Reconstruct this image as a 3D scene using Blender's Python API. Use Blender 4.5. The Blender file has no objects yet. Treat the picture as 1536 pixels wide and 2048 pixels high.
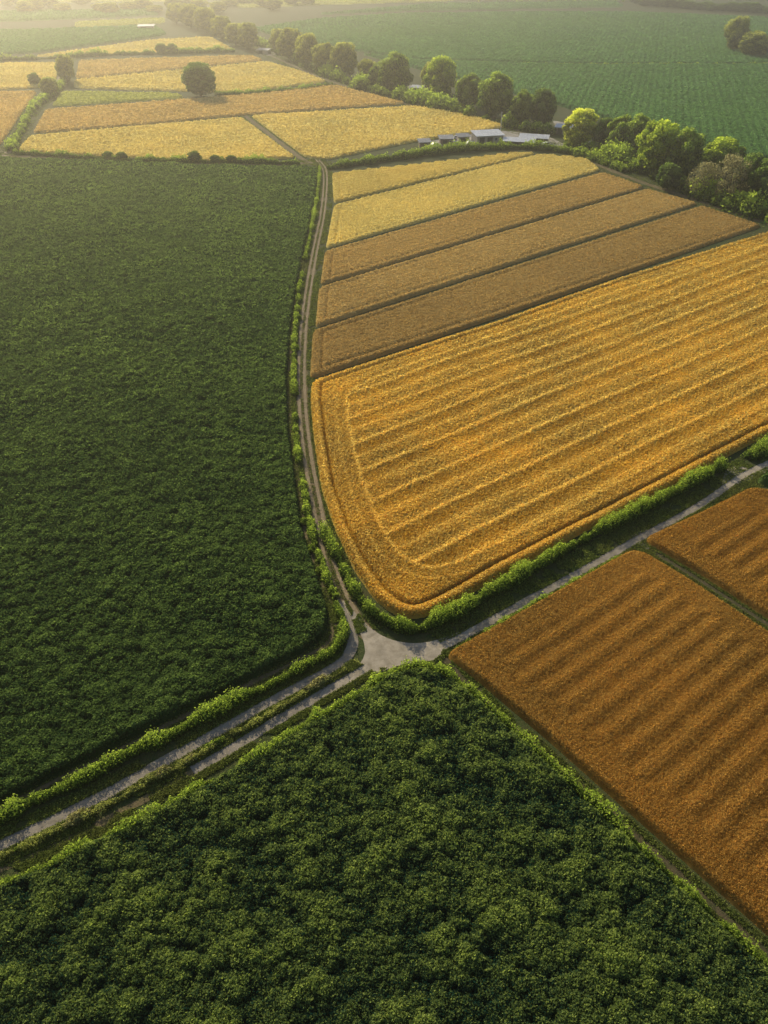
import bpy, math, random
import numpy as np
from mathutils import Vector
random.seed(7); rng=np.random.default_rng(7)
S=bpy.context.scene; COL=S.collection
R=math.radians
# ---------------------------------------------------------------- camera
H=70.0; PITCH=R(36.0); F=1607.0
cam=bpy.data.cameras.new('camera'); co=bpy.data.objects.new('camera',cam); COL.objects.link(co)
co.location=(0,0,H); co.rotation_euler=(R(90)-PITCH,0,0)
cam.sensor_fit='VERTICAL'; cam.sensor_height=24; cam.lens=24*F/2048
cam.clip_end=20000; cam.clip_start=0.5
S.camera=co
cp,sp=math.cos(PITCH),math.sin(PITCH)
def unp(px,py):
    px=np.asarray(px,float); py=np.asarray(py,float)
    a=px-768; u=-(py-1024)
    dy=F*cp+u*sp; dz=-F*sp+u*cp
    t=H/(-dz)
    return a*t, dy*t
def at(px,py):
    x,y=unp(px,py); return float(x),float(y)
def mpp(px,py):            # metres per photo pixel at that ground point
    x,y=at(px,py); return (y*cp+H*sp)/F
# ---------------------------------------------------------------- numpy noise
def hsh(ix,iy,seed=0):
    ix=ix.astype(np.int64); iy=iy.astype(np.int64)
    h=(ix*374761393+iy*668265263+seed*1442695041)&0xffffffff
    h=((h^(h>>13))*1274126177)&0xffffffff
    return ((h^(h>>16))&0xffffffff)/4294967296.0
def vn(x,y,s=0):
    ix=np.floor(x); iy=np.floor(y); fx=x-ix; fy=y-iy
    fx=fx*fx*(3-2*fx); fy=fy*fy*(3-2*fy)
    return (hsh(ix,iy,s)*(1-fx)+hsh(ix+1,iy,s)*fx)*(1-fy)+(hsh(ix,iy+1,s)*(1-fx)+hsh(ix+1,iy+1,s)*fx)*fy
def fbm(x,y,s=0,o=3):
    r=0;a=.5
    for k in range(o): r=r+a*vn(x*2**k,y*2**k,s+k*17); a*=.5
    return r/(1-.5**o)
def worley(x,y,s=0):
    ix=np.floor(x); iy=np.floor(y); d=np.full(x.shape,9.0); cid=np.zeros(x.shape)
    for a in (-1,0,1):
        for b in (-1,0,1):
            jx=ix+a; jy=iy+b
            qx=jx+.1+.8*hsh(jx,jy,s); qy=jy+.1+.8*hsh(jx,jy,s+5)
            c=hsh(jx,jy,s+9)
            dd=np.hypot(x-qx,y-qy)/(.7+.6*c)
            m=dd<d; d=np.where(m,dd,d); cid=np.where(m,c,cid)
    return d,cid
def dome(x,y,cell,s):
    d,c=worley(x/cell,y/cell,s)
    return np.sqrt(np.clip(1-(d/.8)**2,0,1))*(.45+.55*c)
def sst(x): x=np.clip(x,0,1); return x*x*(3-2*x)
# ---------------------------------------------------------------- mesh building
def raw(name,V,Fq,mat,parent=None,tint=None,smooth=False):
    V=np.asarray(V,np.float32).reshape(-1,3); Fq=np.asarray(Fq,np.int32)
    n=len(Fq); k=Fq.shape[1]
    me=bpy.data.meshes.new(name); me.vertices.add(len(V)); me.vertices.foreach_set('co',V.ravel())
    me.loops.add(n*k); me.polygons.add(n)
    me.loops.foreach_set('vertex_index',Fq.ravel())
    me.polygons.foreach_set('loop_start',np.arange(0,n*k,k,dtype=np.int32))
    me.update(calc_edges=True)
    me.polygons.foreach_set('use_smooth',np.full(n,bool(smooth)))
    if tint is not None:
        at_=me.attributes.new('tint','FLOAT','FACE'); at_.data.foreach_set('value',np.asarray(tint,np.float32))
    me.materials.append(mat)
    o=bpy.data.objects.new(name,me); COL.objects.link(o)
    if parent: o.parent=parent
    return o
class MB:
    def __init__(s): s.v=[];s.f=[];s.t=[];s.n=0
    def add(s,V,Fq,t=.5):
        V=np.asarray(V,float).reshape(-1,3);Fq=np.asarray(Fq,int)
        s.v.append(V);s.f.append(Fq+s.n);s.n+=len(V)
        s.t.append(np.full(len(Fq),t) if np.isscalar(t) else np.asarray(t))
    def leaves(s,C,L,W,up=.3,t=.5,out=None):
        n=len(C); N=rng.normal(size=(n,3)); 
        N/=np.linalg.norm(N,axis=1)[:,None]
        N[:,2]+=up
        if out is not None: N+=out
        N/=np.linalg.norm(N,axis=1)[:,None]+1e-9
        T=np.cross(N,rng.normal(size=(n,3))); T/=np.linalg.norm(T,axis=1)[:,None]+1e-9
        B=np.cross(N,T)
        L=np.broadcast_to(L,(n,))[:,None]*.5; W=np.broadcast_to(W,(n,))[:,None]*.5
        V=np.stack([C+T*L,C+B*W,C-T*L,C-B*W],1).reshape(-1,3)
        s.add(V,np.arange(4*n).reshape(n,4),np.broadcast_to(t,(n,)))
    def box(s,x0,x1,y0,y1,z0,z1,t=.5):
        V=[(x,y,z) for z in (z0,z1) for (x,y) in ((x0,y0),(x1,y0),(x1,y1),(x0,y1))]
        s.add(V,[(0,3,2,1),(4,5,6,7),(0,1,5,4),(1,2,6,5),(2,3,7,6),(3,0,4,7)],t)
    def tube(s,P,Rr,k=7,t=.2):
        P=np.asarray(P,float); rings=[]
        for i,p in enumerate(P):
            d=P[min(i+1,len(P)-1)]-P[max(i-1,0)]; d/=np.linalg.norm(d)
            a=np.cross(d,[.3,.9,.1]); a/=np.linalg.norm(a); b=np.cross(d,a)
            an=np.arange(k)*2*math.pi/k
            rings.append(p+Rr[i]*(np.cos(an)[:,None]*a+np.sin(an)[:,None]*b))
        V=np.concatenate(rings); Fq=[]
        for i in range(len(P)-1):
            for j in range(k): Fq.append((i*k+j,i*k+(j+1)%k,(i+1)*k+(j+1)%k,(i+1)*k+j))
        s.add(V,Fq,t)
    def build(s,name,mat,parent=None,smooth=False):
        return raw(name,np.concatenate(s.v),np.concatenate(s.f),mat,parent,np.concatenate(s.t),smooth)
def tag(o,label=None,cat=None,group=None,kind=None):
    if label:o['label']=label
    if cat:o['category']=cat
    if group:o['group']=group
    if kind:o['kind']=kind
    return o
def empty(name,loc,rz=0):
    o=bpy.data.objects.new(name,None);COL.objects.link(o);o.location=loc;o.rotation_euler=(0,0,rz);return o
def copy_tree(o,parent=None):
    c=o.copy();COL.objects.link(c);c.parent=parent
    for ch in list(o.children): copy_tree(ch,c)
    return c
# ---------------------------------------------------------------- materials
def base(name):
    m=bpy.data.materials.new(name);m.use_nodes=True;nt=m.node_tree;nt.nodes.clear()
    return m,nt,nt.nodes,nt.links
def mixc(nt,fac,a,b,clamp=True):
    n=nt.nodes.new('ShaderNodeMix');n.data_type='RGBA';n.clamp_factor=clamp
    for v,i in ((fac,0),(a,6),(b,7)):
        if isinstance(v,(int,float)): n.inputs[i].default_value=v
        elif isinstance(v,tuple): n.inputs[i].default_value=(*v,1)
        else: nt.links.new(v,n.inputs[i])
    return n.outputs[2]
def noise(nt,scale,detail=3,rough=.6,lo=.3,hi=.7):
    g=nt.nodes.new('ShaderNodeNewGeometry');n=nt.nodes.new('ShaderNodeTexNoise')
    n.inputs['Scale'].default_value=scale;n.inputs['Detail'].default_value=detail;n.inputs['Roughness'].default_value=rough
    nt.links.new(g.outputs['Position'],n.inputs['Vector'])
    r=nt.nodes.new('ShaderNodeMapRange');r.inputs[1].default_value=lo;r.inputs[2].default_value=hi
    nt.links.new(n.outputs[0],r.inputs[0]);return r.outputs[0]
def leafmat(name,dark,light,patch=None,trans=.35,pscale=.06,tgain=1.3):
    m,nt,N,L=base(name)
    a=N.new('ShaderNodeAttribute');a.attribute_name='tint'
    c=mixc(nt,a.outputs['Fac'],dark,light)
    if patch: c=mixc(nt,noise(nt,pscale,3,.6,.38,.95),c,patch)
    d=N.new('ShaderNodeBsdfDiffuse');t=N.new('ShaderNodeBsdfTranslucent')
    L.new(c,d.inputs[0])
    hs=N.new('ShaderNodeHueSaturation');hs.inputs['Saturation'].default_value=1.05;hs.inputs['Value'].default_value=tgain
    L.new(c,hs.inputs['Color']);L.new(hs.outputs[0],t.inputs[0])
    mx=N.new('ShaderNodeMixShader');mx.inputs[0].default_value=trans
    L.new(d.outputs[0],mx.inputs[1]);L.new(t.outputs[0],mx.inputs[2])
    o=N.new('ShaderNodeOutputMaterial');L.new(mx.outputs[0],o.inputs[0]);return m
def surf(name,cols,scales=(.05,.6),rough=.95,bump=None,spec=.1):
    m,nt,N,L=base(name)
    c=mixc(nt,noise(nt,scales[0]),cols[0],cols[1])
    if len(cols)>2: c=mixc(nt,noise(nt,scales[1],4,.7,.42,.68),c,cols[2])
    b=N.new('ShaderNodeBsdfPrincipled');b.inputs['Roughness'].default_value=rough
    b.inputs['Specular IOR Level'].default_value=spec
    L.new(c,b.inputs['Base Color'])
    if bump:
        bp=N.new('ShaderNodeBump');bp.inputs['Strength'].default_value=bump[1];bp.inputs['Distance'].default_value=bump[2]
        L.new(noise(nt,bump[0],4,.75,.2,.8),bp.inputs['Height']);L.new(bp.outputs[0],b.inputs['Normal'])
    o=N.new('ShaderNodeOutputMaterial');L.new(b.outputs[0],o.inputs[0]);return m
# ---------------------------------------------------------------- polygons
def wpoly(pts,sharp=.02):
    P=[at(*p) for p in pts]; out=[]
    n=len(P)
    for i in range(n):
        a=P[i];b=P[(i+1)%n];d=math.hypot(b[0]-a[0],b[1]-a[1])
        m=max(2.5,min(math.hypot(*a),math.hypot(*b))*sharp); k=max(1,int(d/m))
        for j in range(k): out.append((a[0]+(b[0]-a[0])*j/k,a[1]+(b[1]-a[1])*j/k))
    P=out
    for _ in range(2):
        q=[]
        for i in range(len(P)):
            a=P[i];b=P[(i+1)%len(P)]
            q+= [(a[0]*.75+b[0]*.25,a[1]*.75+b[1]*.25),(a[0]*.25+b[0]*.75,a[1]*.25+b[1]*.75)]
        P=q
    res=[]
    for i in range(len(P)):
        a=res[-1] if res else P[i-1];b=P[i];c=P[(i+1)%len(P)]
        cr=abs((b[0]-a[0])*(c[1]-b[1])-(b[1]-a[1])*(c[0]-b[0]))
        l=math.hypot(c[0]-a[0],c[1]-a[1])+1e-9
        if cr/l>.015: res.append(b)
    return np.array(res)
def sdf(X,Y,P):
    sh=X.shape;X=X.ravel();Y=Y.ravel();d=np.full(X.shape,1e18);ins=np.zeros(X.shape,bool)
    for i in range(len(P)):
        ax,ay=P[i];bx,by=P[(i+1)%len(P)];ex=bx-ax;ey=by-ay;wx=X-ax;wy=Y-ay
        t=np.clip((wx*ex+wy*ey)/(ex*ex+ey*ey+1e-12),0,1)
        d=np.minimum(d,(wx-ex*t)**2+(wy-ey*t)**2)
        c=((ay>Y)!=(by>Y))
        if ey!=0: ins^=c&(X<ex*(Y-ay)/ey+ax)
    d=np.sqrt(d);return np.where(ins,d,-d).reshape(sh)
class Field:
    def __init__(s,pts,hf,step=4,edge=.5):
        a=np.array(pts,float)
        x0,x1=a[:,0].min()-2*step,a[:,0].max()+2*step; y0,y1=a[:,1].min()-2*step,a[:,1].max()+2*step
        s.px=np.arange(x0,x1+step,step);s.py=np.arange(y0,y1+step,step);s.step=step
        PX,PY=np.meshgrid(s.px,s.py); s.X,s.Y=unp(PX,PY)
        s.P=wpoly(pts);s.D=sdf(s.X,s.Y,s.P)
        h=hf(s.X,s.Y,s.D)
        cell=(s.Y*cp+H*sp)/F*step
        e=np.maximum(edge,cell*.6)
        s.Z=np.where(s.D>0,h*sst(s.D/e*.8+.2),np.clip(s.D*.6,-.6,-.02))
    def mesh(s,name,mat,label,cat='crop',t0=.25,t1=.3):
        ny,nx=s.X.shape;idx=np.arange(ny*nx).reshape(ny,nx)
        k=(np.maximum.reduce([s.D[:-1,:-1],s.D[1:,:-1],s.D[:-1,1:],s.D[1:,1:]])>0)
        Fq=np.stack([idx[1:,:-1],idx[1:,1:],idx[:-1,1:],idx[:-1,:-1]],-1)[k]
        used=np.unique(Fq);mp=np.zeros(ny*nx,int);mp[used]=np.arange(len(used))
        V=np.stack([s.X,s.Y,s.Z],-1).reshape(-1,3)[used]
        s.name,s.mat,s.label,s.cat=name,mat,label,cat
        s.V,s.Fq=V,mp[Fq]
        fx=V[s.Fq].mean(1)
        t=t0+t1*vn(fx[:,0]*1.1,fx[:,1]*1.1,3)
        s.mb=MB();s.mb.add(V,s.Fq,t);s.nb=len(s.Fq)
        return s
    def scatter(s,n,L,W,up,lift=.1,grow=.7,tfun=None,margin=.1,lim=(-120,1660,0,2150)):
        px=rng.uniform(max(s.px[0],lim[0]),min(s.px[-2],lim[1]),n);py=rng.uniform(max(s.py[0],lim[2]),min(s.py[-2],lim[3]),n)
        fx=(px-s.px[0])/s.step;fy=(py-s.py[0])/s.step
        ix=np.clip(fx.astype(int),0,s.X.shape[1]-2);iy=np.clip(fy.astype(int),0,s.X.shape[0]-2);fx-=ix;fy-=iy
        def bi(A): return (A[iy,ix]*(1-fx)+A[iy,ix+1]*fx)*(1-fy)+(A[iy+1,ix]*(1-fx)+A[iy+1,ix+1]*fx)*fy
        D=bi(s.D);Z=bi(s.Z);X,Y=unp(px,py);k=D>margin
        X,Y,Z,D=X[k],Y[k],Z[k],D[k];m=len(X)
        sc=((Y*cp+H*sp)/100.)**grow
        C=np.stack([X,Y,Z+rng.uniform(-.05,1,m)*lift],1)
        r=rng.uniform(.6,1.3,m)
        t=np.clip(rng.beta(2,2.4,m)+(tfun(X,Y,Z,D) if tfun else 0),0,1.3)
        s.mb.leaves(C,L*sc*r,W*sc*r,up,t)
        return s
    def done(s,kind='stuff'):
        o=s.mb.build(s.name,s.mat)
        sm=np.zeros(len(o.data.polygons),bool);sm[:s.nb]=True;o.data.polygons.foreach_set('use_smooth',sm)
        return tag(o,s.label,s.cat,kind=kind)
# ---------------------------------------------------------------- ground
gm=surf('verge_soil',[(.06,.08,.025),(.10,.09,.038),(.05,.08,.022)],(.12,1.1),bump=(3,.6,.3))
gx=np.concatenate([[-9000,-5000,-2500,-1200],np.linspace(-600,600,25),[1200,2500,5000,9000]])
gy=np.concatenate([[-2000,-800,-300],np.linspace(-100,1500,33),[2500,5000,9000,14000]])
GX,GY=np.meshgrid(gx,gy);idx=np.arange(GX.size).reshape(GX.shape)
raw('ground',np.stack([GX,GY,GX*0],-1),np.stack([idx[:-1,:-1],idx[:-1,1:],idx[1:,1:],idx[1:,:-1]],-1).reshape(-1,4),gm)['kind']='structure'
# ---------------------------------------------------------------- roads
def curve(pts,step=None):
    P=[np.array(at(*p)) for p in pts];P=[2*P[0]-P[1]]+P+[2*P[-1]-P[-2]];out=[]
    for i in range(1,len(P)-2):
        a,b,c,d=P[i-1:i+3];l=np.linalg.norm(c-b);st=step or max(.5,np.linalg.norm(b)*.006);k=max(2,int(l/st))
        for j in range(k):
            t=j/k;out.append(.5*((2*b)+(-a+c)*t+(2*a-5*b+4*c-d)*t*t+(-a+3*b-3*c+d)*t**3))
    out.append(P[-2]);return np.array(out)
def nrm(C):
    T=np.gradient(C,axis=0);T/=np.linalg.norm(T,axis=1)[:,None]+1e-9;return np.stack([-T[:,1],T[:,0]],1)
def ribbon(name,C,w,z,mat,off=0,jit=.15,kind='structure',seed=0,parts=None):
    N=nrm(C);s=np.concatenate([[0],np.cumsum(np.linalg.norm(np.diff(C,axis=0),axis=1))])
    wl=w/2*(1+jit*(2*fbm(s*.5,s*0+seed,seed,3)-1)*2);wr=w/2*(1+jit*(2*fbm(s*.5,s*0+seed+9,seed+4,3)-1)*2)
    A=C+N*(off+wl)[:,None];B=C+N*(off-wr)[:,None];n=len(C)
    V=np.concatenate([np.c_[A,np.full(n,z)],np.c_[B,np.full(n,z)]])
    Fq=[(i,n+i,n+i+1,i+1) for i in range(n-1)]
    if parts is not None: parts.add(V,Fq);return
    o=raw(name,V,Fq,mat)
    if kind:o['kind']=kind
    return o
gravel=surf('pale_gravel',[(.26,.225,.18),(.33,.285,.23),(.19,.165,.125)],(.5,.9),bump=(9,.3,.04))
gravel_far=surf('yard_concrete',[(.36,.33,.29),(.46,.43,.38),(.22,.19,.14)],(.1,.5))
dirt=surf('track_dirt',[(.16,.12,.065),(.21,.155,.09),(.085,.09,.03)],(.4,1.6),bump=(6,.5,.1))
rut=surf('rut_dirt',[(.28,.21,.135),(.34,.27,.185),(.18,.14,.08)],(.5,2.),bump=(7,.4,.05))
darktrack=surf('dark_track',[(.08,.065,.035),(.12,.095,.055),(.045,.055,.02)],(.4,1.5),bump=(6,.5,.1))
RA=curve([(634,318),(650,345),(646,420),(630,500),(615,590),(606,670),(603,760),(608,850),(620,940),(640,1040),(662,1130),(692,1205),(735,1268),(775,1298)])
ribbon('farm_track',RA,2.1,.012,dirt,seed=1)
mbr=MB()
for o_ in (-.55,.55): ribbon('',RA,.5,.02,rut,off=o_,jit=.2,seed=3+int(o_),parts=mbr)
mbr.build('track_ruts',rut)['kind']='structure'
RA2=curve([(626,400),(609,480),(594,560),(584,650),(578,760),(583,860),(596,960),(612,1060),(641,1150),(665,1225),(657,1284),(600,1318),(400,1418),(200,1518),(0,1617),(-200,1720)])
ribbon('field_path',RA2,.6,.016,dirt,jit=.35,seed=5)
RB1=curve([(-250,1808),(-100,1740),(0,1692),(200,1594),(400,1484),(560,1393),(650,1345),(692,1315),(706,1284),(694,1240),(680,1205)])
ribbon('country_lane',RB1,1.35,.028,gravel,jit=.07,seed=7)
RB2=curve([(-250,1860),(-100,1790),(0,1740),(120,1686),(230,1630),(340,1568),(400,1534)])
ribbon('grass_lane',RB2,.8,.020,dirt,jit=.3,seed=8)
RB3=curve([(385,1542),(460,1499),(560,1438),(650,1384),(740,1332),(790,1300)])
ribbon('country_lane',RB3,1.3,.024,gravel,jit=.07,seed=18)
RC=curve([(790,1300),(850,1300),(905,1284),(1000,1232),(1130,1161),(1270,1082),(1400,1010),(1480,955),(1540,925),(1700,850)])
ribbon('country_lane',RC,1.25,.032,gravel,jit=.07,seed=9)
RD=curve([(870,1300),(900,1328),(945,1378),(1100,1520),(1300,1697),(1440,1825),(1560,1930),(1700,2060)])
ribbon('field_track',RD,1.0,.016,darktrack,seed=10)
RE=curve([(1270,1080),(1300,1100),(1390,1155),(1536,1250),(1700,1355)])
ribbon('field_track',RE,1.0,.02,darktrack,seed=11)
def flat(name,pts,z,mat,kind='structure'):
    P=wpoly(pts)
    n=fbm(P[:,0]*.9,P[:,1]*.9,71)-.5;c=P.mean(0);d=P-c;P=P+d/(np.linalg.norm(d,axis=1)[:,None]+1e-9)*(n*.2)[:,None]
    bmv=[(x,y,z) for x,y in P]
    me=bpy.data.meshes.new(name);me.from_pydata(bmv,[],[tuple(range(len(bmv)))]);me.materials.append(mat)
    o=bpy.data.objects.new(name,me);COL.objects.link(o);o['kind']=kind
    if me.polygons[0].normal.z<0: me.flip_normals()
    return o
jg=surf('junction_pale_gravel',[(.35,.30,.235),(.46,.395,.31),(.25,.215,.16)],(.45,.8),bump=(9,.3,.04))
flat('junction_gravel',[(682,1196),(704,1218),(742,1260),(790,1285),(850,1288),(910,1268),(960,1246),(935,1276),(888,1300),(872,1322),(840,1322),(800,1330),(760,1345),(700,1372),(640,1400),(640,1382),(700,1350),(726,1322),(732,1294),(716,1256),(692,1220)],.04,jg)
flat('turning_gravel',[(1235,1100),(1262,1070),(1305,1054),(1300,1068),(1286,1082),(1303,1098),(1285,1100),(1262,1090)],.04,gravel)
flat('turning_gravel',[(1440,982),(1450,940),(1475,930),(1500,938),(1550,915),(1552,935),(1510,955),(1480,966)],.04,jg)
RF=curve([(470,88),(520,102),(640,155),(740,186),(830,212),(1000,250),(1110,292),(1250,352),(1400,403),(1536,447),(1700,500)])
ribbon('lane_by_trees',RF,2.4,.02,dirt,seed=12)
RG=curve([(-200,306),(0,312),(200,319),(400,328),(560,330),(633,325),(655,335)])
ribbon('cross_lane',RG,3.0,.016,dirt,seed=13)
RH=curve([(482,226),(530,262),(600,315),(632,328)]);ribbon('brown_path',RH,2.2,.024,dirt,seed=14)
RI=curve([(-30,345),(20,300),(60,225),(105,185),(130,130),(150,108)]);ribbon('left_lane',RI,2.6,.024,rut,seed=15)
flat('yard_ground',[(835,300),(850,284),(930,272),(960,262),(1020,262),(1100,274),(1135,292),(1060,292),(960,297)],.03,gravel_far)
for q in ([(508,100),(530,94),(560,106),(545,112),(520,110)],[(812,170),(840,170),(850,186),(822,186)],[(1105,240),(1150,250),(1200,285),(1150,285),(1115,262)]):
    flat('pale_clearing',q,.034,gravel_far)
# ---------------------------------------------------------------- crops
nx_,ny_=.617,-.787
PER=lambda X,Y: X*nx_+Y*ny_
ALG=lambda X,Y: X*.787+Y*.617
m_left=leafmat('left_leaf',(.010,.042,.018),(.23,.32,.075),(.10,.155,.045),tgain=1.6)
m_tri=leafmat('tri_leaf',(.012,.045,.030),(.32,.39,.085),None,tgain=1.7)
m_gold=leafmat('gold_wheat',(.40,.215,.03),(1.0,.80,.24),(.95,.64,.12),trans=.40,pscale=.05,tgain=1.35)
m_orange=leafmat('orange_wheat',(.12,.05,.010),(.86,.53,.13),(.58,.31,.065),trans=.40,pscale=.05,tgain=1.3)
m_tan=leafmat('tan_wheat',(.36,.235,.07),(.84,.60,.23),(.70,.49,.17),trans=.34,pscale=.03,tgain=1.25)
m_tan3=leafmat('brown_wheat',(.28,.175,.05),(.72,.49,.18),(.56,.37,.12),trans=.34,pscale=.03,tgain=1.2)
m_tan2=leafmat('far_tan_wheat',(.48,.33,.10),(.98,.74,.30),(.84,.61,.21),trans=.34,pscale=.03,tgain=1.2)
m_yel=leafmat('yellow_wheat',(.60,.45,.11),(1.0,.88,.36),(1.0,.80,.26),trans=.36,pscale=.03,tgain=1.2)
m_fgreen=leafmat('far_green',(.04,.13,.05),(.23,.42,.13),(.15,.28,.08),trans=.38,pscale=.01)
m_ygreen=leafmat('pale_green_crop',(.36,.37,.08),(.74,.74,.22),(.62,.60,.17),trans=.3,pscale=.02)

LEFT=[(-320,312),(0,317),(200,323),(400,331),(636,336),(630,400),(613,480),(595,560),(582,650),(573,760),(577,860),(589,960),(604,1060),(632,1150),(657,1228),(650,1278),(600,1308),(400,1408),(200,1508),(0,1608),(-320,1774)]
def hleft(X,Y,D):
    return .38+.55*dome(X,Y,1.25,1)*(.6+.8*vn(X*.5,Y*.5,41))+.22*dome(X,Y,.6,2)+.40*(fbm(X*.12,Y*.12,4)-.5)
def tleft(X,Y,Z,D): return (Z-.76)*.95-.10+.20*(fbm(X*.05,Y*.05,8)-.5)+.15*np.exp(-np.maximum(D,0)/1.2)+.26*np.clip((Y-110)/200,0,1)  # painted: dark shade in gaps, backlit haze glow rising with distance; young tips paler
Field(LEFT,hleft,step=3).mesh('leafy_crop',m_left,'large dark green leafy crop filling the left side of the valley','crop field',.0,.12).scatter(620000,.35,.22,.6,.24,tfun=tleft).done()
TRI=[(760,1374),(800,1350),(850,1344),(900,1362),(930,1388),(1000,1448),(1130,1568),(1300,1731),(1430,1850),(1600,2010),(1760,2200),(-420,2200),(-420,1990),(0,1782),(200,1692),(350,1614),(560,1494),(680,1418)]
def htri(X,Y,D):
    return .4+.75*dome(X,Y,1.9,11)*(.35+.9*vn(X*.4,Y*.4,6))+.50*dome(X,Y,.9,12)+.12*dome(X,Y,.45,13)+.3*(fbm(X*.15,Y*.15,14)-.5)
def ttri(X,Y,Z,D): return (Z-1.08)*.85-.14+.14*(fbm(X*.07,Y*.07,8)-.5)+.2*np.exp(-np.maximum(D,0)/1.3)  # clump gaps tinted dark as painted shade, tops paler as young leaf tips
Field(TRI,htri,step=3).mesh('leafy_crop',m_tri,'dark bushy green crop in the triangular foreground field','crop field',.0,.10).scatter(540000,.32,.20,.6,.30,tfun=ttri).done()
GOLD=[(624,768),(720,735),(1000,645),(1250,556),(1536,466),(1850,372),(1850,725),(1536,870),(1400,940),(1200,1046),(1000,1154),(900,1212),(840,1240),(790,1232),(750,1200),(708,1140),(670,1060),(643,980),(628,880),(621,800)]
INN=wpoly([(692,800),(700,870),(716,940),(738,1010),(770,1080),(805,1125),(850,1146),(905,1140),(980,1108),(1200,994),(1536,818),(1850,680),(1850,398),(1536,494),(1250,584),(1000,674),(800,745),(720,775)],sharp=.05)
def gph(X,Y):
    p=PER(X,Y)+.9*(vn(ALG(X,Y)*.02,Y*0,3)-.5)+.3*(vn(ALG(X,Y)*.12,Y*0,33)-.5);return (p/7.4)%1.0
def gcr(X,Y,D):
    ph=gph(X,Y);E=sdf(X,Y,INN);inn=sst(E/.7+.3)
    c=inn*(np.exp(-((ph-.5)/.055)**2)+.35*np.exp(-(((ph+.5)%1-.5)/.04)**2))+(.9*np.exp(-(E/.35)**2)+.45*np.exp(-((E+2.2)/.25)**2))*(D>2.6)+.5*np.exp(-((D-1.0)/.3)**2)
    return c,inn
def hgold(X,Y,D):
    c,inn=gcr(X,Y,D)
    h=.8+.11*c+inn*.12*np.sin(gph(X,Y)*2*math.pi+.8)-.6*np.exp(-((D-1.9)/.28)**2)
    return h+.10*(fbm(X*.5,Y*.5,5)-.5)+.25*(fbm(X*.08,Y*.08,55)-.5)
def tgold(X,Y,Z,D): 
    ph=gph(X,Y);c,inn=gcr(X,Y,D)
    return -.12+.55*c+(Z-.8)*.3+.15*(fbm(X*.08,Y*.08,2)-.5)+inn*(.42*((ph+.5)%1-.5)+.12*np.cos(ph*4*math.pi))-.4*np.exp(-((D-1.9)/.3)**2)  # sunlit crests and their shaded slopes painted into the tint along each ridge
Field(GOLD,hgold,step=3).mesh('wheat_crop',m_gold,'large golden ripe wheat field with long ridged rows in the centre right','crop field').scatter(520000,.32,.16,.3,.18,tfun=tgold).done()
def ost(X,Y): 
    p=PER(X,Y)+.12*(vn(ALG(X,Y)*.08,X*0,7)-.5);return .5+.5*np.sin(p*2*math.pi/2.7)
def oin(X,Y,D): return sst((D-2.6-1.2*(hsh(np.floor(PER(X,Y)/2.7+.25),X*0,3)))/1.2)
def horange(X,Y,D):
    h=.8+oin(X,Y,D)*(.13*ost(X,Y)-.05)
    return h+.08*(fbm(X*.6,Y*.6,15)-.5)+.15*(fbm(X*.1,Y*.1,56)-.5)
def torange(X,Y,Z,D): return .36*(ost(X,Y)-.5)*oin(X,Y,D)+.10*np.sin(PER(X,Y)*2*math.pi/.68)+(Z-.85)*.3+.22*(fbm(X*.05,Y*.05,21)-.5)
Field([(893,1309),(1000,1249),(1130,1177),(1258,1104),(1290,1110),(1385,1168),(1536,1268),(1800,1444),(1850,2150),(1536,1868),(1300,1660),(1100,1484),(960,1366),(903,1324)],horange,step=3).mesh('wheat_crop',m_orange,'burnt orange ripe crop with dark parallel stripes at the lower right','crop field').scatter(500000,.18,.10,.3,.12,tfun=torange).done()
Field([(1284,1082),(1400,1028),(1500,978),(1560,990),(1850,1105),(1850,1440),(1536,1240),(1400,1150)],horange,step=3).mesh('wheat_crop',m_orange,'small orange crop field cut by the right edge above the dark track','crop field').scatter(170000,.18,.10,.3,.12,tfun=torange).done()
Field([(1506,966),(1560,935),(1850,800),(1850,1080),(1560,978)],hleft).mesh('leafy_crop',m_left,'tiny green crop corner at the right edge beside the lane','crop field').scatter(20000,.4,.25,.4,.2).done()
def hflat(b,amp=.12,per=1.8,ring=0):
    def f(X,Y,D): return b+amp*(fbm(X*.5,Y*.5,5)-.5)*2+.04*np.sin(PER(X,Y)*2*math.pi/per)-ring*b*np.exp(-((D-2.2)/.3)**2)
    return f
def tflat(X,Y,Z,D): return .3*(fbm(X*.05,Y*.05,2)-.5)+.10*np.sin(PER(X,Y)*2*math.pi/2.4)
strips=[(m_yel,[(664,348),(850,328),(1040,305),(1074,308),(668,407)],'pale yellow wheat strip just below the farmyard hedge'),
(m_yel,[(668,412),(1080,309),(1172,317),(1202,341),(652,498)],'bright yellow wheat strip, second down from the farmyard hedge'),
(m_tan,[(650,505),(1206,346),(1290,375),(641,571)],'tan wheat strip directly under the yellow strips'),
(m_tan,[(638,577),(1294,379),(1398,408),(631,656)],'tan wheat strip in the middle of the three brown strips'),
(m_tan3,[(626,664),(1404,413),(1525,453),(1400,496),(1000,634),(720,726),(620,759)],'tan wheat strip bordering the big golden field')]
for m,p,l in strips:
    Field(p,hflat(.6,.08,ring=.8),3).mesh('wheat_crop',m,l,'crop field').scatter(130000,.26,.14,.3,.12,tfun=tflat).done()
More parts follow.
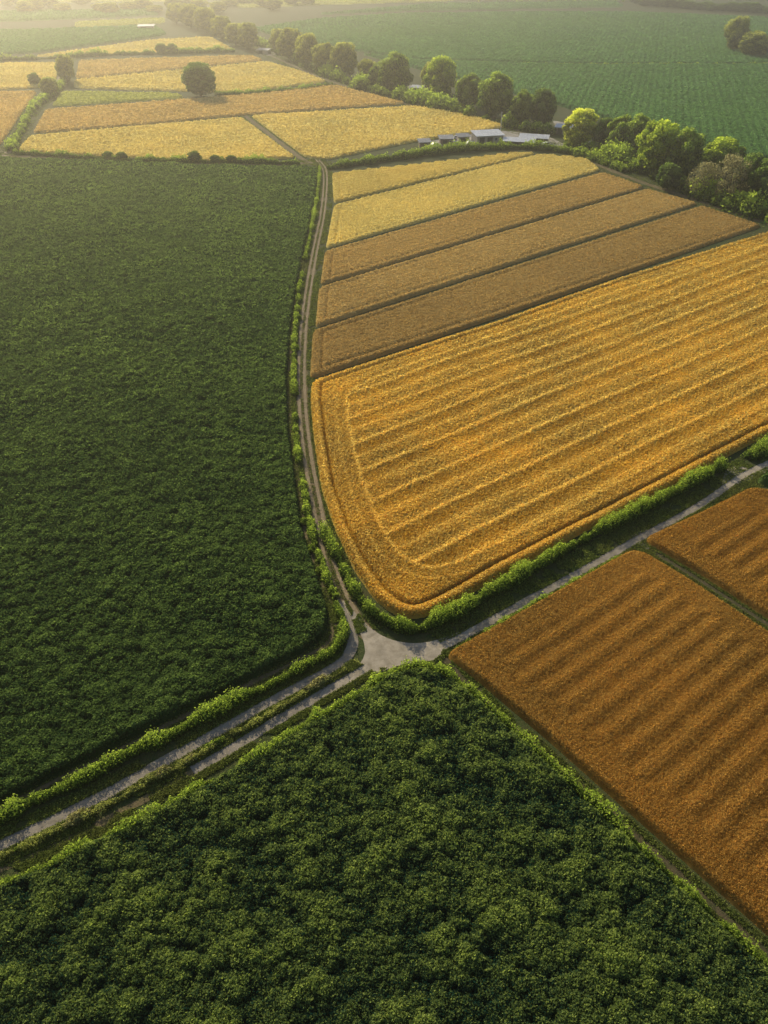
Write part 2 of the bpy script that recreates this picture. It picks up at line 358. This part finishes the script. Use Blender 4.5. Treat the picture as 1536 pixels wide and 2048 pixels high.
far=[(m_yel,[(502,233),(830,214),(930,229),(1015,254),(940,268),(835,283),(655,320),(612,316)],'yellow wheat field left of the farmyard sheds'),
(m_yel,[(60,274),(300,252),(484,237),(592,317),(400,324),(35,304)],'yellow wheat field above the long low hedge'),
(m_tan2,[(66,268),(92,221),(366,201),(500,190),(672,172),(815,208),(490,231),(300,249)],'tan field passing just below the lone round tree'),
(m_ygreen,[(104,214),(125,184),(355,188),(372,197)],'pale green strip left of the lone round tree'),
(m_yel,[(148,177),(148,161),(350,142),(534,124),(600,143),(655,164),(480,187),(360,183)],'yellow field behind the lone round tree'),
(m_tan2,[(152,158),(158,122),(500,111),(530,121),(350,139)],'hazy tan field beyond the yellow one'),
(m_yel,[(60,114),(300,81),(420,74),(466,99),(160,114)],'hazy yellow field far off at the upper left'),
(m_yel,[(-300,134),(0,128),(118,126),(112,160),(80,177),(0,180),(-300,182)],'yellow field at the left edge with a small tree at its corner'),
(m_tan2,[(-300,186),(0,184),(75,184),(48,220),(0,292),(-60,303),(-300,300)],'tan field cut by the left edge beside the lane'),
(m_fgreen,[(-300,70),(0,62),(310,52),(335,70),(300,76),(60,107),(-300,118)],'hazy green field in the upper left corner'),
(m_ygreen,[(150,44),(330,36),(330,46),(150,56)],'misty pale field near the horizon at the upper left'),
(m_fgreen,[(500,58),(640,38),(800,28),(1100,24),(1300,26),(1850,50),(1850,130),(1536,128),(1200,130),(850,121),(700,100),(560,74)],'far green field beyond the tree line, upper part'),
(m_fgreen,[(720,108),(850,123),(1200,132),(1536,130),(1850,132),(1850,380),(1536,318),(1480,310),(1300,262),(1130,215),(920,160)],'broad green field at the upper right behind the trees'),
(m_fgreen,[(-300,30),(60,22),(300,18),(320,30),(100,40),(-300,56)],'misty green field under the horizon at the upper left'),
(m_ygreen,[(-300,-30),(300,-34),(360,2),(-300,10)],'palest field lost in the mist in the top left corner'),
(m_ygreen,[(420,-20),(1000,-26),(900,2),(640,10),(480,16)],'misty pale field along the top edge left of centre'),
(m_fgreen,[(620,30),(860,8),(1230,2),(1250,14),(800,22)],'narrow misty green field along the top edge right of centre')]
def hfg(X,Y,D): return .8+.22*np.sin((X*.96-Y*.28)*2*math.pi/3.2)+.5*dome(X,Y,3.2,61)+.3*(fbm(X*.3,Y*.3,5)-.5)
def tfg(X,Y,Z,D): return .3*(fbm(X*.03,Y*.03,2)-.5)+(Z-1.0)*.7
for m,p,l in far:
    a=np.array(p);area=np.ptp(a[:,0])*np.ptp(a[:,1])
    n=int(min(240000,area*.9));g=m is m_fgreen
    Field(p,hfg if g else hflat(.7,.12),2 if np.ptp(a[:,1])<150 or g else 3,edge=.8).mesh('green_crop' if g else 'wheat_crop',m,l,'crop field').scatter(n,.45,.25,.5,.2,grow=.75,tfun=tfg if g else tflat,lim=(-120,1660,-30,2150)).done()
# ---------------------------------------------------------------- verge grass
m_grass=leafmat('grass',(.05,.085,.02),(.34,.40,.09),(.20,.19,.06))
jx,jy=at(785,1296)
def verge(C,a,b,n,mb,L=.28,hgt=.15,thr=.34):
    N=nrm(C);i=rng.integers(0,len(C)-1,n);side=rng.choice([-1,1],n);o=side*(a+(b-a)*rng.random(n)**1.2)
    f=rng.random(n)[:,None]
    P=C[i]*(1-f)+C[i+1]*f+N[i]*o[:,None]+rng.normal(0,.08,(n,2));sc=((P[:,1]*cp+H*sp)/100)**.6
    k=fbm(P[:,0]*.4,P[:,1]*.4,31)>thr
    k&=(np.hypot((P[:,0]-jx)/6.0,(P[:,1]-jy)/3.3)>1)
    for Q,hw in ((RB1,.62),(RB3,.6),(RC,.58)):
        if C is Q: continue
        kk=np.where(k)[0]
        if len(kk) and (P[kk,1].min()<95):
            q=Q[::2];dm=np.full(len(kk),9.)
            for w0 in range(0,len(kk),4000):
                pp=P[kk[w0:w0+4000]];dm[w0:w0+4000]=np.sqrt(((pp[:,None,:]-q[None])**2).sum(-1)).min(1)
            k[kk[dm<hw+.15]]=False
    P=P[k];sc=sc[k]
    mb.leaves(np.c_[P,rng.random(len(P))*hgt],L*sc,.12*sc,.2,rng.beta(2,3,len(P)))
mg=MB()
for C,a,b,n in ((RA,1.0,2.6,28000),(RB1,.66,1.9,38000),(RB2,.3,1.5,28000),(RB3,.66,1.5,18000),(RC,.62,3.6,52000),(RD,.4,1.1,12000),(RE,.4,1.2,7000),(RA2,.25,1.1,14000),(RG,1.6,4,8000),(RI,1.5,5,7000),(RF,1.4,5,9000),(RH,1.2,2.4,1500)):
    verge(C,a,b,n,mg)
verge(RA,.0,.25,5000,mg,.2,.08);verge(RB2,.0,.2,3000,mg,.2,.08)
tag(mg.build('verge_grass',m_grass),'rough green and straw coloured grass along the tracks and lanes','grass',kind='stuff')
# ---------------------------------------------------------------- hedges
m_hedge=leafmat('hedge_leaf',(.022,.055,.014),(.40,.50,.08),None,trans=.48,tgain=1.7)
m_dry=leafmat('dry_shrub_leaf',(.12,.12,.04),(.58,.54,.22),None,trans=.4)
m_low=leafmat('low_growth',(.08,.10,.03),(.46,.48,.13),None,trans=.45)
def hedge(name,label,pts,h,w,dens,ls,seed,mat=None,lump=.5,gap=0.0,cat='hedge'):
    C=curve(pts,.5 if at(*pts[0])[1]<200 else 1.5);N=nrm(C);n0=len(C)
    s=np.concatenate([[0],np.cumsum(np.linalg.norm(np.diff(C,axis=0),axis=1))])
    tot=s[-1];n=int(dens*tot);u=rng.random(n)*tot
    def rad(u): return np.clip((1-lump)+lump*2*fbm(u/(h*1.3),u*0+seed,seed,3)**1.1+.7*lump*(vn(u/(h*5),u*0+seed,seed+3)-.5),.15,1.9)
    r=rad(u)
    if gap>0:
        k=vn(u/(h*4),u*0+seed,seed+8)>gap;u=u[k];r=r[k];n=len(u)
    cx=np.interp(u,s,C[:,0]);cy=np.interp(u,s,C[:,1]);nx=np.interp(u,s,N[:,0]);ny=np.interp(u,s,N[:,1])
    th=rng.random(n)*math.pi;q=rng.random(n)**.35
    q=q*np.where(rng.random(n)<.12,1.25,1)
    ox=np.cos(th)*q*w/2*r;oz=np.sin(th)*q*h*r
    def wb(u): return .5*w*(fbm(u/2.5,u*0,seed+2)-.5)
    wob=wb(u)
    mb=MB();P=np.c_[cx+nx*(ox+wob),cy+ny*(ox+wob),oz+.05]
    out=np.c_[nx*np.cos(th),ny*np.cos(th),np.sin(th)]*.7
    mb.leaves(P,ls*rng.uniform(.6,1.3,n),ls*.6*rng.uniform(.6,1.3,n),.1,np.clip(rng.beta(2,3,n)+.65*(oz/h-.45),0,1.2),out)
    if gap==0:
        rr=rad(s)*.6;ww=wb(s);k=7;an=np.linspace(0,math.pi,k);V=[];Fq=[]
        for i in range(n0):
            for a in an: V.append((C[i,0]+N[i,0]*(math.cos(a)*w/2*rr[i]+ww[i]),C[i,1]+N[i,1]*(math.cos(a)*w/2*rr[i]+ww[i]),math.sin(a)*h*rr[i]-.03))
        for i in range(n0-1):
            for j in range(k-1): Fq.append((i*k+j,i*k+j+1,(i+1)*k+j+1,(i+1)*k+j))
        mb.add(V,Fq,.1)
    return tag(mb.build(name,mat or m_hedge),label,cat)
hedge('hedge','bright green leafy hedge along the lower edge of the left field',[(-200,1742),(0,1642),(60,1612),(230,1528),(440,1424),(600,1343),(668,1304),(688,1268),(684,1240),(672,1212)],1.35,1.3,260,.26,1,lump=.85)
hedge('hedge','thick green hedge curving round the bottom corner of the golden field',[(650,1070),(676,1125),(706,1180),(742,1226),(790,1256),(840,1260),(900,1236),(1000,1180),(1100,1122),(1200,1064),(1300,1014),(1400,960),(1446,936)],1.9,1.5,320,.28,2,lump=.75)
hedge('hedge','short dark hedge end at the right edge above the lane',[(1496,920),(1536,895),(1620,855),(1750,800)],2.2,2.6,260,.3,3,lump=.7)
hedge('hedge','thin scrubby hedge between the left field and the dirt track',[(640,338),(634,400),(617,490),(600,575),(590,670),(588,760),(592,860),(603,960),(621,1050),(647,1140),(672,1200)],1.0,1.1,170,.28,4,lump=.9,gap=.15)
hedge('hedge','low leafy hedge edge on the upper left side of the triangular field',[(-200,1882),(0,1784),(120,1730),(240,1672),(350,1614),(460,1552),(560,1493),(680,1416),(760,1372),(800,1348),(850,1342),(900,1360),(935,1390)],1.45,1.2,240,.27,5,lump=.9)
hedge('hedge','ragged green margin between the triangular field and the dark track',[(935,1386),(1000,1444),(1130,1565),(1300,1724),(1430,1842),(1600,1995)],1.3,1.1,170,.26,6,lump=.9)
hedge('undergrowth','low strip of rough growth between the two lower left lanes',[(-100,1766),(0,1718),(120,1662),(230,1607),(340,1546),(460,1478),(560,1420),(650,1366),(716,1326)],.55,.7,170,.22,16,mat=m_low,lump=.9,gap=.15,cat='undergrowth')
hedge('hedge','dense hedge running from the track to below the farmyard sheds',[(654,338),(740,326),(800,318),(880,306),(960,300),(1060,298),(1130,306),(1190,322),(1250,345)],2.6,3.6,120,.6,7,lump=.7)
hedge('hedge','long low hedge above the left green field',[(28,308),(120,314),(215,320),(320,324),(400,326),(480,326),(560,328),(600,329)],1.9,2.2,130,.55,8,lump=.9)
hedge('hedge','thin hedge on the far side of the yellow field behind the lone tree',[(430,190),(490,190),(560,184),(620,178),(665,170)],2.0,3,60,.8,9,lump=.8)
hedge('hedge','hazy dark hedge crossing the fields at the upper left',[(-150,126),(0,122),(100,118),(200,112),(330,108),(470,104)],3,4.5,50,1.2,10,lump=.9)
hedge('hedge','hedge beside the left lane',[(22,304),(45,260),(70,215),(110,190),(128,165),(140,140)],2.2,3.0,60,.8,11,lump=.95)
hedge('undergrowth','undergrowth along the foot of the diagonal tree line',[(500,84),(560,106),(640,144),(720,176),(800,198),(880,216),(960,238),(1060,262),(1110,268)],4.0,7,90,1.3,12,lump=.9,cat='undergrowth')
hedge('undergrowth','dark undergrowth below the trees at the upper right',[(1130,290),(1200,312),(1290,345),(1360,374),(1420,398),(1480,420),(1560,446),(1700,484)],4,8,120,1.1,13,lump=.9,cat='undergrowth')
hedge('hedge','thin field boundary bushes crossing the far green field',[(850,122),(1000,127),(1200,130),(1400,129),(1700,129)],.8,1.6,18,1.0,14,lump=.8,gap=.3)
hedge('hedge','pale green fringe along the orange field side of the lane',[(905,1308),(1000,1252),(1130,1178),(1240,1114)],.7,.8,140,.24,15,lump=.8)
# ---------------------------------------------------------------- trees
m_bark=surf('bark',[(.05,.035,.022),(.09,.065,.04)],(2,6))
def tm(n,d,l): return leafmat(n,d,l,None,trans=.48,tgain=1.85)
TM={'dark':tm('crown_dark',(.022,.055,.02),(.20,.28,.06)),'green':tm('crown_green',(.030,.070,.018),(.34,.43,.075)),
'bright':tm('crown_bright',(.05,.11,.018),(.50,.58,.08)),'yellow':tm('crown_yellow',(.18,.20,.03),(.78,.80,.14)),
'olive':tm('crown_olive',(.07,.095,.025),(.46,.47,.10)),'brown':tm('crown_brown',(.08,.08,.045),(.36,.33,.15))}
protos={}
def proto(kind,var):          # unit tree: 1 m wide, 1 m tall
    key=(kind,var)
    if key in protos:return protos[key]
    random.seed(sum(map(ord,kind))*7+var*31)
    e=empty('tree',(0,0,0))
    tb=MB();tb.tube([(0,0,-.02),(.01,0,.12),(0,.01,.3),(.02,0,.6)],[.035,.026,.02,.01])
    for i in range(7):
        a=i*2.4+var;z=.12+.05*i;r=.24+.1*random.random()
        tb.tube([(0,0,z),(math.cos(a)*r*.5,math.sin(a)*r*.5,z+.13),(math.cos(a)*r,math.sin(a)*r,z+.28)],[.016,.010,.004],5)
    tb.build('trunk',m_bark,e)
    cb=MB();nb=46 if kind!='brown' else 30
    for i in range(nb):
        a=i*2.39996+random.uniform(-.4,.4);u=(i+.5)/nb;zz=u
        prof=math.sqrt(max(0,1-(2*(zz*.92+.08)-1.0)**2))
        prof=max(prof,.55) if zz<.35 else prof
        R_=.37*prof*(.75+.3*random.random())
        if i%4==0: R_*=.4
        cx,cy,cz=math.cos(a)*R_,math.sin(a)*R_,.15+.70*zz+random.uniform(-.03,.03)
        br=random.uniform(.08,.16)
        n=300 if kind!='brown' else 150
        D=rng.normal(size=(n,3));D/=np.linalg.norm(D,axis=1)[:,None]
        rad=br*rng.uniform(.35,1.15,n)**.5
        P=np.array([cx,cy,cz])+D*rad[:,None]*[1,1,.85]
        P[:,2]=np.maximum(P[:,2],.04)
        ls=.048 if kind!='brown' else .032
        sh=random.uniform(-.3,.2)
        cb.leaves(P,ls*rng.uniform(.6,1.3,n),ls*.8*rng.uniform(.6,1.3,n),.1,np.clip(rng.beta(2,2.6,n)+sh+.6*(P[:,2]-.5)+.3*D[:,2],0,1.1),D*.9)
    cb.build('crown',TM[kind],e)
    protos[key]=[e,False];return protos[key]
def tree(px,py,wpx,hpx,kind,var,label,group=None,rz=None,name='tree'):
    p=proto(kind,var)
    if not p[1]: e=p[0];p[1]=True
    else:
        e=copy_tree(p[0])
    x,y=at(px,py);m=mpp(px,py);e.name=name
    e.location=(x,y+wpx*m*.3,0);e.rotation_euler=(0,0,random.random()*6.28 if rz is None else rz)
    e.scale=(wpx*m*1.12,wpx*m*1.12,hpx*m*1.1);tag(e,label,'tree',group)
    return e
K={'dark':'dark green leafy','green':'mid green rounded','bright':'large bright green rounded','yellow':'yellow leaved rounded','olive':'olive green leafy','brown':'brown half-bare'}
ORD=['first','second','third','fourth','fifth','sixth','seventh','eighth','ninth','tenth','eleventh','twelfth','thirteenth','fourteenth','fifteenth','sixteenth','seventeenth','eighteenth','nineteenth','twentieth','twenty-first','twenty-second','twenty-third','twenty-fourth','twenty-fifth','twenty-sixth','twenty-seventh','twenty-eighth','twenty-ninth','thirtieth','thirty-first','thirty-second','thirty-third','thirty-fourth','thirty-fifth','thirty-sixth','thirty-seventh','thirty-eighth']
tree(398,196,66,58,'dark',1,'lone round dark green tree standing among the yellow and tan fields')
tree(68,172,25,22,'dark',0,'tiny dark tree at the left edge field corner')
tree(98,192,36,32,'olive',0,'small olive bushy tree beside the left lane')
tree(132,165,36,48,'olive',1,'taller olive tree where the left lane meets the hazy hedge')
tree(322,108,24,17,'dark',1,'left one of a pair of small round trees in the hazy hedge')
tree(344,108,24,17,'dark',0,'right one of a pair of small round trees in the hazy hedge')
line=[(352,48,38,34,'olive'),(380,58,46,42,'olive'),(412,68,48,44,'olive'),(442,80,46,40,'olive'),(470,92,42,38,'olive'),(496,100,44,46,'olive'),
(556,106,34,40,'olive'),(580,120,54,54,'olive'),(616,136,52,58,'olive'),(650,148,54,52,'olive'),(688,156,54,60,'olive'),(734,168,40,42,'olive'),(756,180,44,44,'green'),(790,188,64,68,'green'),
(862,182,40,50,'olive'),(882,206,66,76,'bright'),(938,224,60,64,'green'),(992,240,70,78,'green'),(1044,254,52,62,'green'),(1084,258,54,68,'dark'),
(1162,300,74,70,'yellow'),(1208,306,46,60,'dark'),(1240,316,66,72,'green'),(1272,322,60,78,'green'),(1316,356,96,96,'bright'),(1364,366,80,92,'green'),(1338,382,50,48,'dark'),
(1446,350,92,60,'bright'),(1408,400,68,66,'brown'),(1460,414,78,92,'brown'),(1500,410,70,88,'dark'),(1540,424,84,92,'dark')]
for i,(x,y,w,h,k) in enumerate(line):
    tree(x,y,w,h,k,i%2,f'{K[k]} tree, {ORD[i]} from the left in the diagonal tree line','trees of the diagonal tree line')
tree(1472,105,50,60,'olive',0,'left of two olive trees standing out in the far green field')
tree(1514,116,66,44,'olive',1,'right of two olive trees standing out in the far green field')
fr=[]
for i in range(20): fr.append((1270+i*16+random.uniform(-4,4),10+i*1.2+random.uniform(-2,2),30,14+random.uniform(-2,5)))
for i,(x,y,w,h) in enumerate(fr): tree(x,y,w,h,'dark',i%2,f'small dark tree, {ORD[i]} from the left in the hazy row at the upper right','trees of the hazy upper right row')
fl=[]
for i in range(22): fl.append((-20+i*30+random.uniform(-9,9),16+random.uniform(-8,12),38,15+random.uniform(-3,8)))
for i,(x,y,w,h) in enumerate(fl): tree(x,y,w,h,'olive',i%2,f'misty tree, {ORD[i]} from the left in the faint row at the upper left','trees of the faint upper left row')
for i,(x,y) in enumerate([(215,320),(243,321),(388,327),(430,327),(462,327),(806,318)]):
    tree(x,y,22+6*(i==2),14+7*(i==2),'dark',i%2,f'small dark bush, {ORD[i]} from the left in the hedges above the near fields',name='bush')
mw=MB();n=26000
px=rng.uniform(-500,2100,n);py=rng.uniform(-70,4,n);X,Y=unp(px,py);k=(fbm(X*.004,Y*.004,77)>.54);X,Y=X[k],Y[k]
mw.leaves(np.c_[X,Y,rng.random(len(X))*12],6,5,.3,rng.beta(2,2,len(X)))
tag(mw.build('distant_wood',TM['olive']),'distant woods fading into the haze along the horizon','wood',kind='stuff')
# ---------------------------------------------------------------- verge shrubs
def shrubproto(seed):
    random.seed(seed);cb=MB()
    for i in range(14):
        a=random.random()*6.28;r=.38*math.sqrt(random.random());c=np.array([math.cos(a)*r,math.sin(a)*r*.8,.15+.4*random.random()*(1-r)])
        b=random.uniform(.1,.2);n=80;D=rng.normal(size=(n,3));D/=np.linalg.norm(D,axis=1)[:,None];P=c+D*(b*rng.uniform(.4,1.3,n))[:,None];P[:,2]=np.maximum(P[:,2],.02)
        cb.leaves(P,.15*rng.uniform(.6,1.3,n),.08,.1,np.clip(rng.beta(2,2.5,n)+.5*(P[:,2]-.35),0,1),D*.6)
    return cb
sg=shrubproto(3).build('shrub',m_low);sd=shrubproto(5).build('shrub',m_dry);sh_=shrubproto(8).build('shrub',m_hedge)
ax,ay=at(0,1718);bx,by=at(400,1512);lane=math.atan2(by-ay,bx-ax)
verg=[(40,1698,2,.8),(95,1672,0,1.2),(155,1640,1,1.5),(215,1612,0,.9),(268,1582,0,1.0),(300,1562,0,1.3),(326,1548,1,1.4),(378,1522,1,1.1),(428,1492,2,1.2),(470,1468,0,1.0),(512,1444,0,1.0),(560,1416,0,1.0),(606,1388,0,.9),(640,1368,1,1.5),(622,1376,1,1.1)]
verg.sort()
used=[False,False,False]
for i,(x,y,d,s) in enumerate(verg):
    src=(sg,sd,sh_)[d]
    if not used[d]: o=src;used[d]=True
    else: o=src.copy();COL.objects.link(o)
    X,Y=at(x,y);o.location=(X,Y,0);o.scale=(s*1.8*(.8+.4*(i%3)/2),s*1.0,s*.9);o.rotation_euler=(0,0,lane+(math.pi if i%2 else 0))
    tag(o,f"{'pale straw coloured' if d==1 else 'green'} shrub, {ORD[i]} from the left on the verge between the two lower lanes",'shrub','shrubs on the verge between the lanes')
ta=[(632,352),(624,428),(610,520),(597,640),(592,700),(590,790),(594,905),(608,1048),(624,1102),(640,1146)]
for i,(x,y) in enumerate(ta):
    o=sh_.copy();COL.objects.link(o);X,Y=at(x,y);s=1.6 if y<800 else 1.4;o.location=(X,Y,0);o.scale=(s,s*1.5,s*1.1);o.rotation_euler=(0,0,.3*(i%3))
    tag(o,f'small green shrub, {ORD[i]} from the top beside the curved dirt track','shrub','shrubs beside the dirt track')
# ---------------------------------------------------------------- farmyard
def pl(n,c,r=.6,met=0):
    m,nt,N,L=base(n);b=N.new('ShaderNodeBsdfPrincipled');b.inputs['Roughness'].default_value=r;b.inputs['Metallic'].default_value=met
    L.new(mixc(nt,noise(nt,.9,4,.7),c,tuple(v*.6 for v in c)),b.inputs['Base Color']);o=N.new('ShaderNodeOutputMaterial');L.new(b.outputs[0],o.inputs[0]);return m
w_roof=pl('pale_sheet_roof',(.72,.73,.76),.4);g_roof=pl('grey_roof',(.3,.3,.31),.5);wall_b=pl('brown_board_wall',(.2,.15,.11),.8);wall_w=pl('cream_wall',(.42,.37,.31),.8)
dkm=pl('dark_opening',(.03,.03,.035),.5);glass=pl('window_glass',(.06,.07,.09),.15);whitep=pl('white_paint',(.7,.7,.69),.4);blackr=pl('tyre_rubber',(.02,.02,.02),.8);bluep=pl('blue_paint',(.1,.15,.25),.35);greyp=pl('silver_paint',(.45,.46,.47),.35)
def shed(name,label,px,py,W,D_,h0,h1,rz,wm,rm,doors,wins,cat='barn'):
    x,y=at(px,py);e=empty(name,(x,y,0),rz);tag(e,label,cat)
    b=MB();w=W/2;V=[(-w,0,0),(w,0,0),(w,D_,0),(-w,D_,0),(-w,0,h0),(w,0,h0),(w,D_,h1),(-w,D_,h1)]
    b.add(V,[(0,3,2,1),(4,5,6,7),(0,1,5,4),(1,2,6,5),(2,3,7,6),(3,0,4,7)]);b.build('wall',wm,e)
    r=MB();ov=.5;dz=(h1-h0)/D_*ov;t=.18;g=.03
    V=[(-w-ov,-ov,h0-dz+g),(w+ov,-ov,h0-dz+g),(w+ov,D_+ov,h1+dz+g),(-w-ov,D_+ov,h1+dz+g)];V+=[(a,c,z+t) for a,c,z in V]
    r.add(V,[(0,3,2,1),(4,5,6,7),(0,1,5,4),(1,2,6,5),(2,3,7,6),(3,0,4,7)])
    for k in range(int(W/1.2)):
        xx=-w+.6+k*1.2;r.add([(xx-.04,-ov,h0-dz+g+t),(xx+.04,-ov,h0-dz+g+t),(xx+.04,D_+ov,h1+dz+g+t),(xx-.04,D_+ov,h1+dz+g+t)]+[(xx-.04,-ov,h0-dz+g+t+.06),(xx+.04,-ov,h0-dz+g+t+.06),(xx+.04,D_+ov,h1+dz+g+t+.06),(xx-.04,D_+ov,h1+dz+g+t+.06)],[(4,5,6,7),(0,1,5,4),(1,2,6,5),(2,3,7,6),(3,0,4,7)])
    r.build('roof',rm,e)
    for (a,c,hh) in doors: q=MB();q.box(a,c,-.06,-.004,.02,hh);q.build('door',dkm,e)
    for (a,c,z0,z1) in wins: 
        q=MB();q.box(a-.1,c+.1,-.05,-.004,z0-.1,z1+.1);f=q.build('window',whitep,e);q=MB();q.box(a,c,-.08,-.053,z0,z1);q.build('pane',glass,f)
    return e
shed('barn','cream walled barn with white sheet roof and dark openings, largest in the farmyard',980,288,11,7,3.0,3.7,R(14),wall_w,w_roof,[(-4.5,-2.4,2.5),(-1.2,1.0,2.5)],[(2.0,3.0,1.2,2.2),(3.8,4.7,1.2,2.2)])
shed('long_shed','low open shed with long flat white roof, right beside the barn',1036,293,12,5,1.7,2.1,R(-14),wall_b,w_roof,[(-5.3,-3.0,1.4),(-2.2,.2,1.4),(1.2,4.0,1.4)],[],'shed')
shed('long_shed','narrow white roofed shed behind the long open shed',1066,286,11,4,1.8,2.3,R(-16),wall_b,w_roof,[(-4,-2,1.5),(1,4,1.5)],[],'shed')
shed('small_shed','small dark hut with grey roof at the left end of the farmyard',850,297,4.2,3.4,2.2,2.7,R(8),wall_b,g_roof,[(-.6,.5,1.9)],[(1.0,1.7,1.0,1.6)],'hut')
shed('small_shed','dark square hut, second from the left in the farmyard',893,291,5,3.8,2.4,2.9,R(5),wall_b,g_roof,[(-1.5,.2,2.0)],[(1.1,1.9,1.1,1.8)],'hut')
shed('small_shed','low grey roofed shelter just left of the barn',928,284,4.5,3,1.9,2.4,R(12),wall_w,g_roof,[(-1.6,1.4,1.6)],[],'hut')
shed('small_shed','far grey roofed shed glimpsed between trees at the upper left',525,108,8,5,2.2,2.8,R(-20),wall_w,g_roof,[(-3,0,2.0)],[],'shed')
shed('small_shed','white roofed shed glimpsed in the gap between olive trees above the tan field',832,186,6,4,2.4,2.9,R(-20),wall_w,w_roof,[(-2,0,2.2)],[],'shed')
shed('small_shed','white roofed shed half hidden left of the yellow tree',1124,268,6,4,2.4,2.9,R(-22),wall_w,w_roof,[(-2,0,2.2)],[],'shed')
shed('small_shed','misty pale roofed farm building in the far upper left haze',292,60,13,7,2.6,3.4,R(5),wall_w,g_roof,[(-4,0,2.2)],[],'barn')
x,y=at(1001,262);e=empty('mast',(x,y,0));tag(e,'thin pale mast rising behind the barn','mast')
q=MB();q.tube([(0,0,0),(0,0,4),(0,0,7.6)],[.14,.12,.09],8);q.build('pole',whitep,e);q=MB();q.tube([(-.4,0,7.1),(.4,0,7.1)],[.05,.05],6);q.build('crossbar',whitep,e)
def car(px,py,rz,mat,label):
    x,y=at(px,py);e=empty('parked_car',(x,y,0),rz);tag(e,label,'car','vehicles in the farmyard')
    prof=[(-2.1,.35),(2.1,.35),(2.15,.75),(1.3,.92),(.7,1.45),(-1.2,1.5),(-1.95,1.0),(-2.15,.8)]
    n=len(prof)
    me=bpy.data.meshes.new('body');V=[(a,-.85,z) for a,z in prof]+[(a,.85,z) for a,z in prof]
    me.from_pydata(V,[],[tuple(range(n)),tuple(reversed(range(n,2*n)))]+[(i,n+i,n+(i+1)%n,(i+1)%n) for i in range(n)]);me.materials.append(mat)
    o=bpy.data.objects.new('body',me);COL.objects.link(o);o.parent=e
    for sy in (-1,1):
        q=MB();yy=.853*sy;q.add([(-1.5,yy,1.0),(1.05,yy,.98),(.62,yy,1.38),(-1.15,yy,1.4)],[(0,1,2,3)]);q.build('side_window',glass,e)
        for xx in (-1.3,1.3): q=MB();q.tube([(xx,.7*sy,.33),(xx,.74*sy,.33),(xx,.9*sy,.33),(xx,.91*sy,.33)],[.05,.33,.33,.05],12);q.build('wheel',blackr,e)
    q=MB();q.add([(1.26,-.7,.97),(1.26,.7,.97),(.74,.7,1.43),(.74,-.7,1.43)],[(0,1,2,3)]);w=q.build('windscreen',glass,e);w.location=(.02,0,.02)
car(872,293,R(20),whitep,'white car parked between the two dark huts')
car(912,290,R(70),greyp,'silver car parked right of the second dark hut')
car(943,290,R(10),bluep,'blue car parked just left of the barn wall')
car(916,279,R(-15),whitep,'white car parked at the back of the farmyard')
car(1092,292,R(30),whitep,'white car at the right end of the farmyard')
car(1181,292,R(30),whitep,'white car parked at the foot of the yellow tree')
# ---------------------------------------------------------------- haze: a layer of mist that the whole valley (and the drone) sits in
m,nt,N,L=base('haze');v=N.new('ShaderNodeVolumeScatter');v.inputs['Color'].default_value=(1,.94,.78,1);v.inputs['Density'].default_value=.00060;v.inputs['Anisotropy'].default_value=.84
o=N.new('ShaderNodeOutputMaterial');L.new(v.outputs[0],o.inputs['Volume'])
q=MB();q.box(-3000,3000,-400,6000,-2,78);hz=q.build('haze',m);hz['kind']='structure'
# ---------------------------------------------------------------- light
AZ,EL=R(-26),R(26)
s=Vector((math.sin(AZ)*math.cos(EL),math.cos(AZ)*math.cos(EL),math.sin(EL)))
sl=bpy.data.lights.new('sun','SUN');sl.energy=5;sl.angle=R(.6);sl.color=(1,.88,.62)
so=bpy.data.objects.new('sun',sl);COL.objects.link(so);so.rotation_euler=s.to_track_quat('Z','Y').to_euler();so.location=s*200
w=bpy.data.worlds.new('World');S.world=w;w.use_nodes=True;nt=w.node_tree
sk=nt.nodes.new('ShaderNodeTexSky');sk.sky_type='NISHITA';sk.sun_disc=False;sk.sun_elevation=EL;sk.sun_rotation=AZ;sk.dust_density=1.5
bg=nt.nodes['Background'];bg.inputs[1].default_value=.115;nt.links.new(sk.outputs[0],bg.inputs[0])
S.view_settings.view_transform='Standard';S.view_settings.look='None';S.view_settings.exposure=0
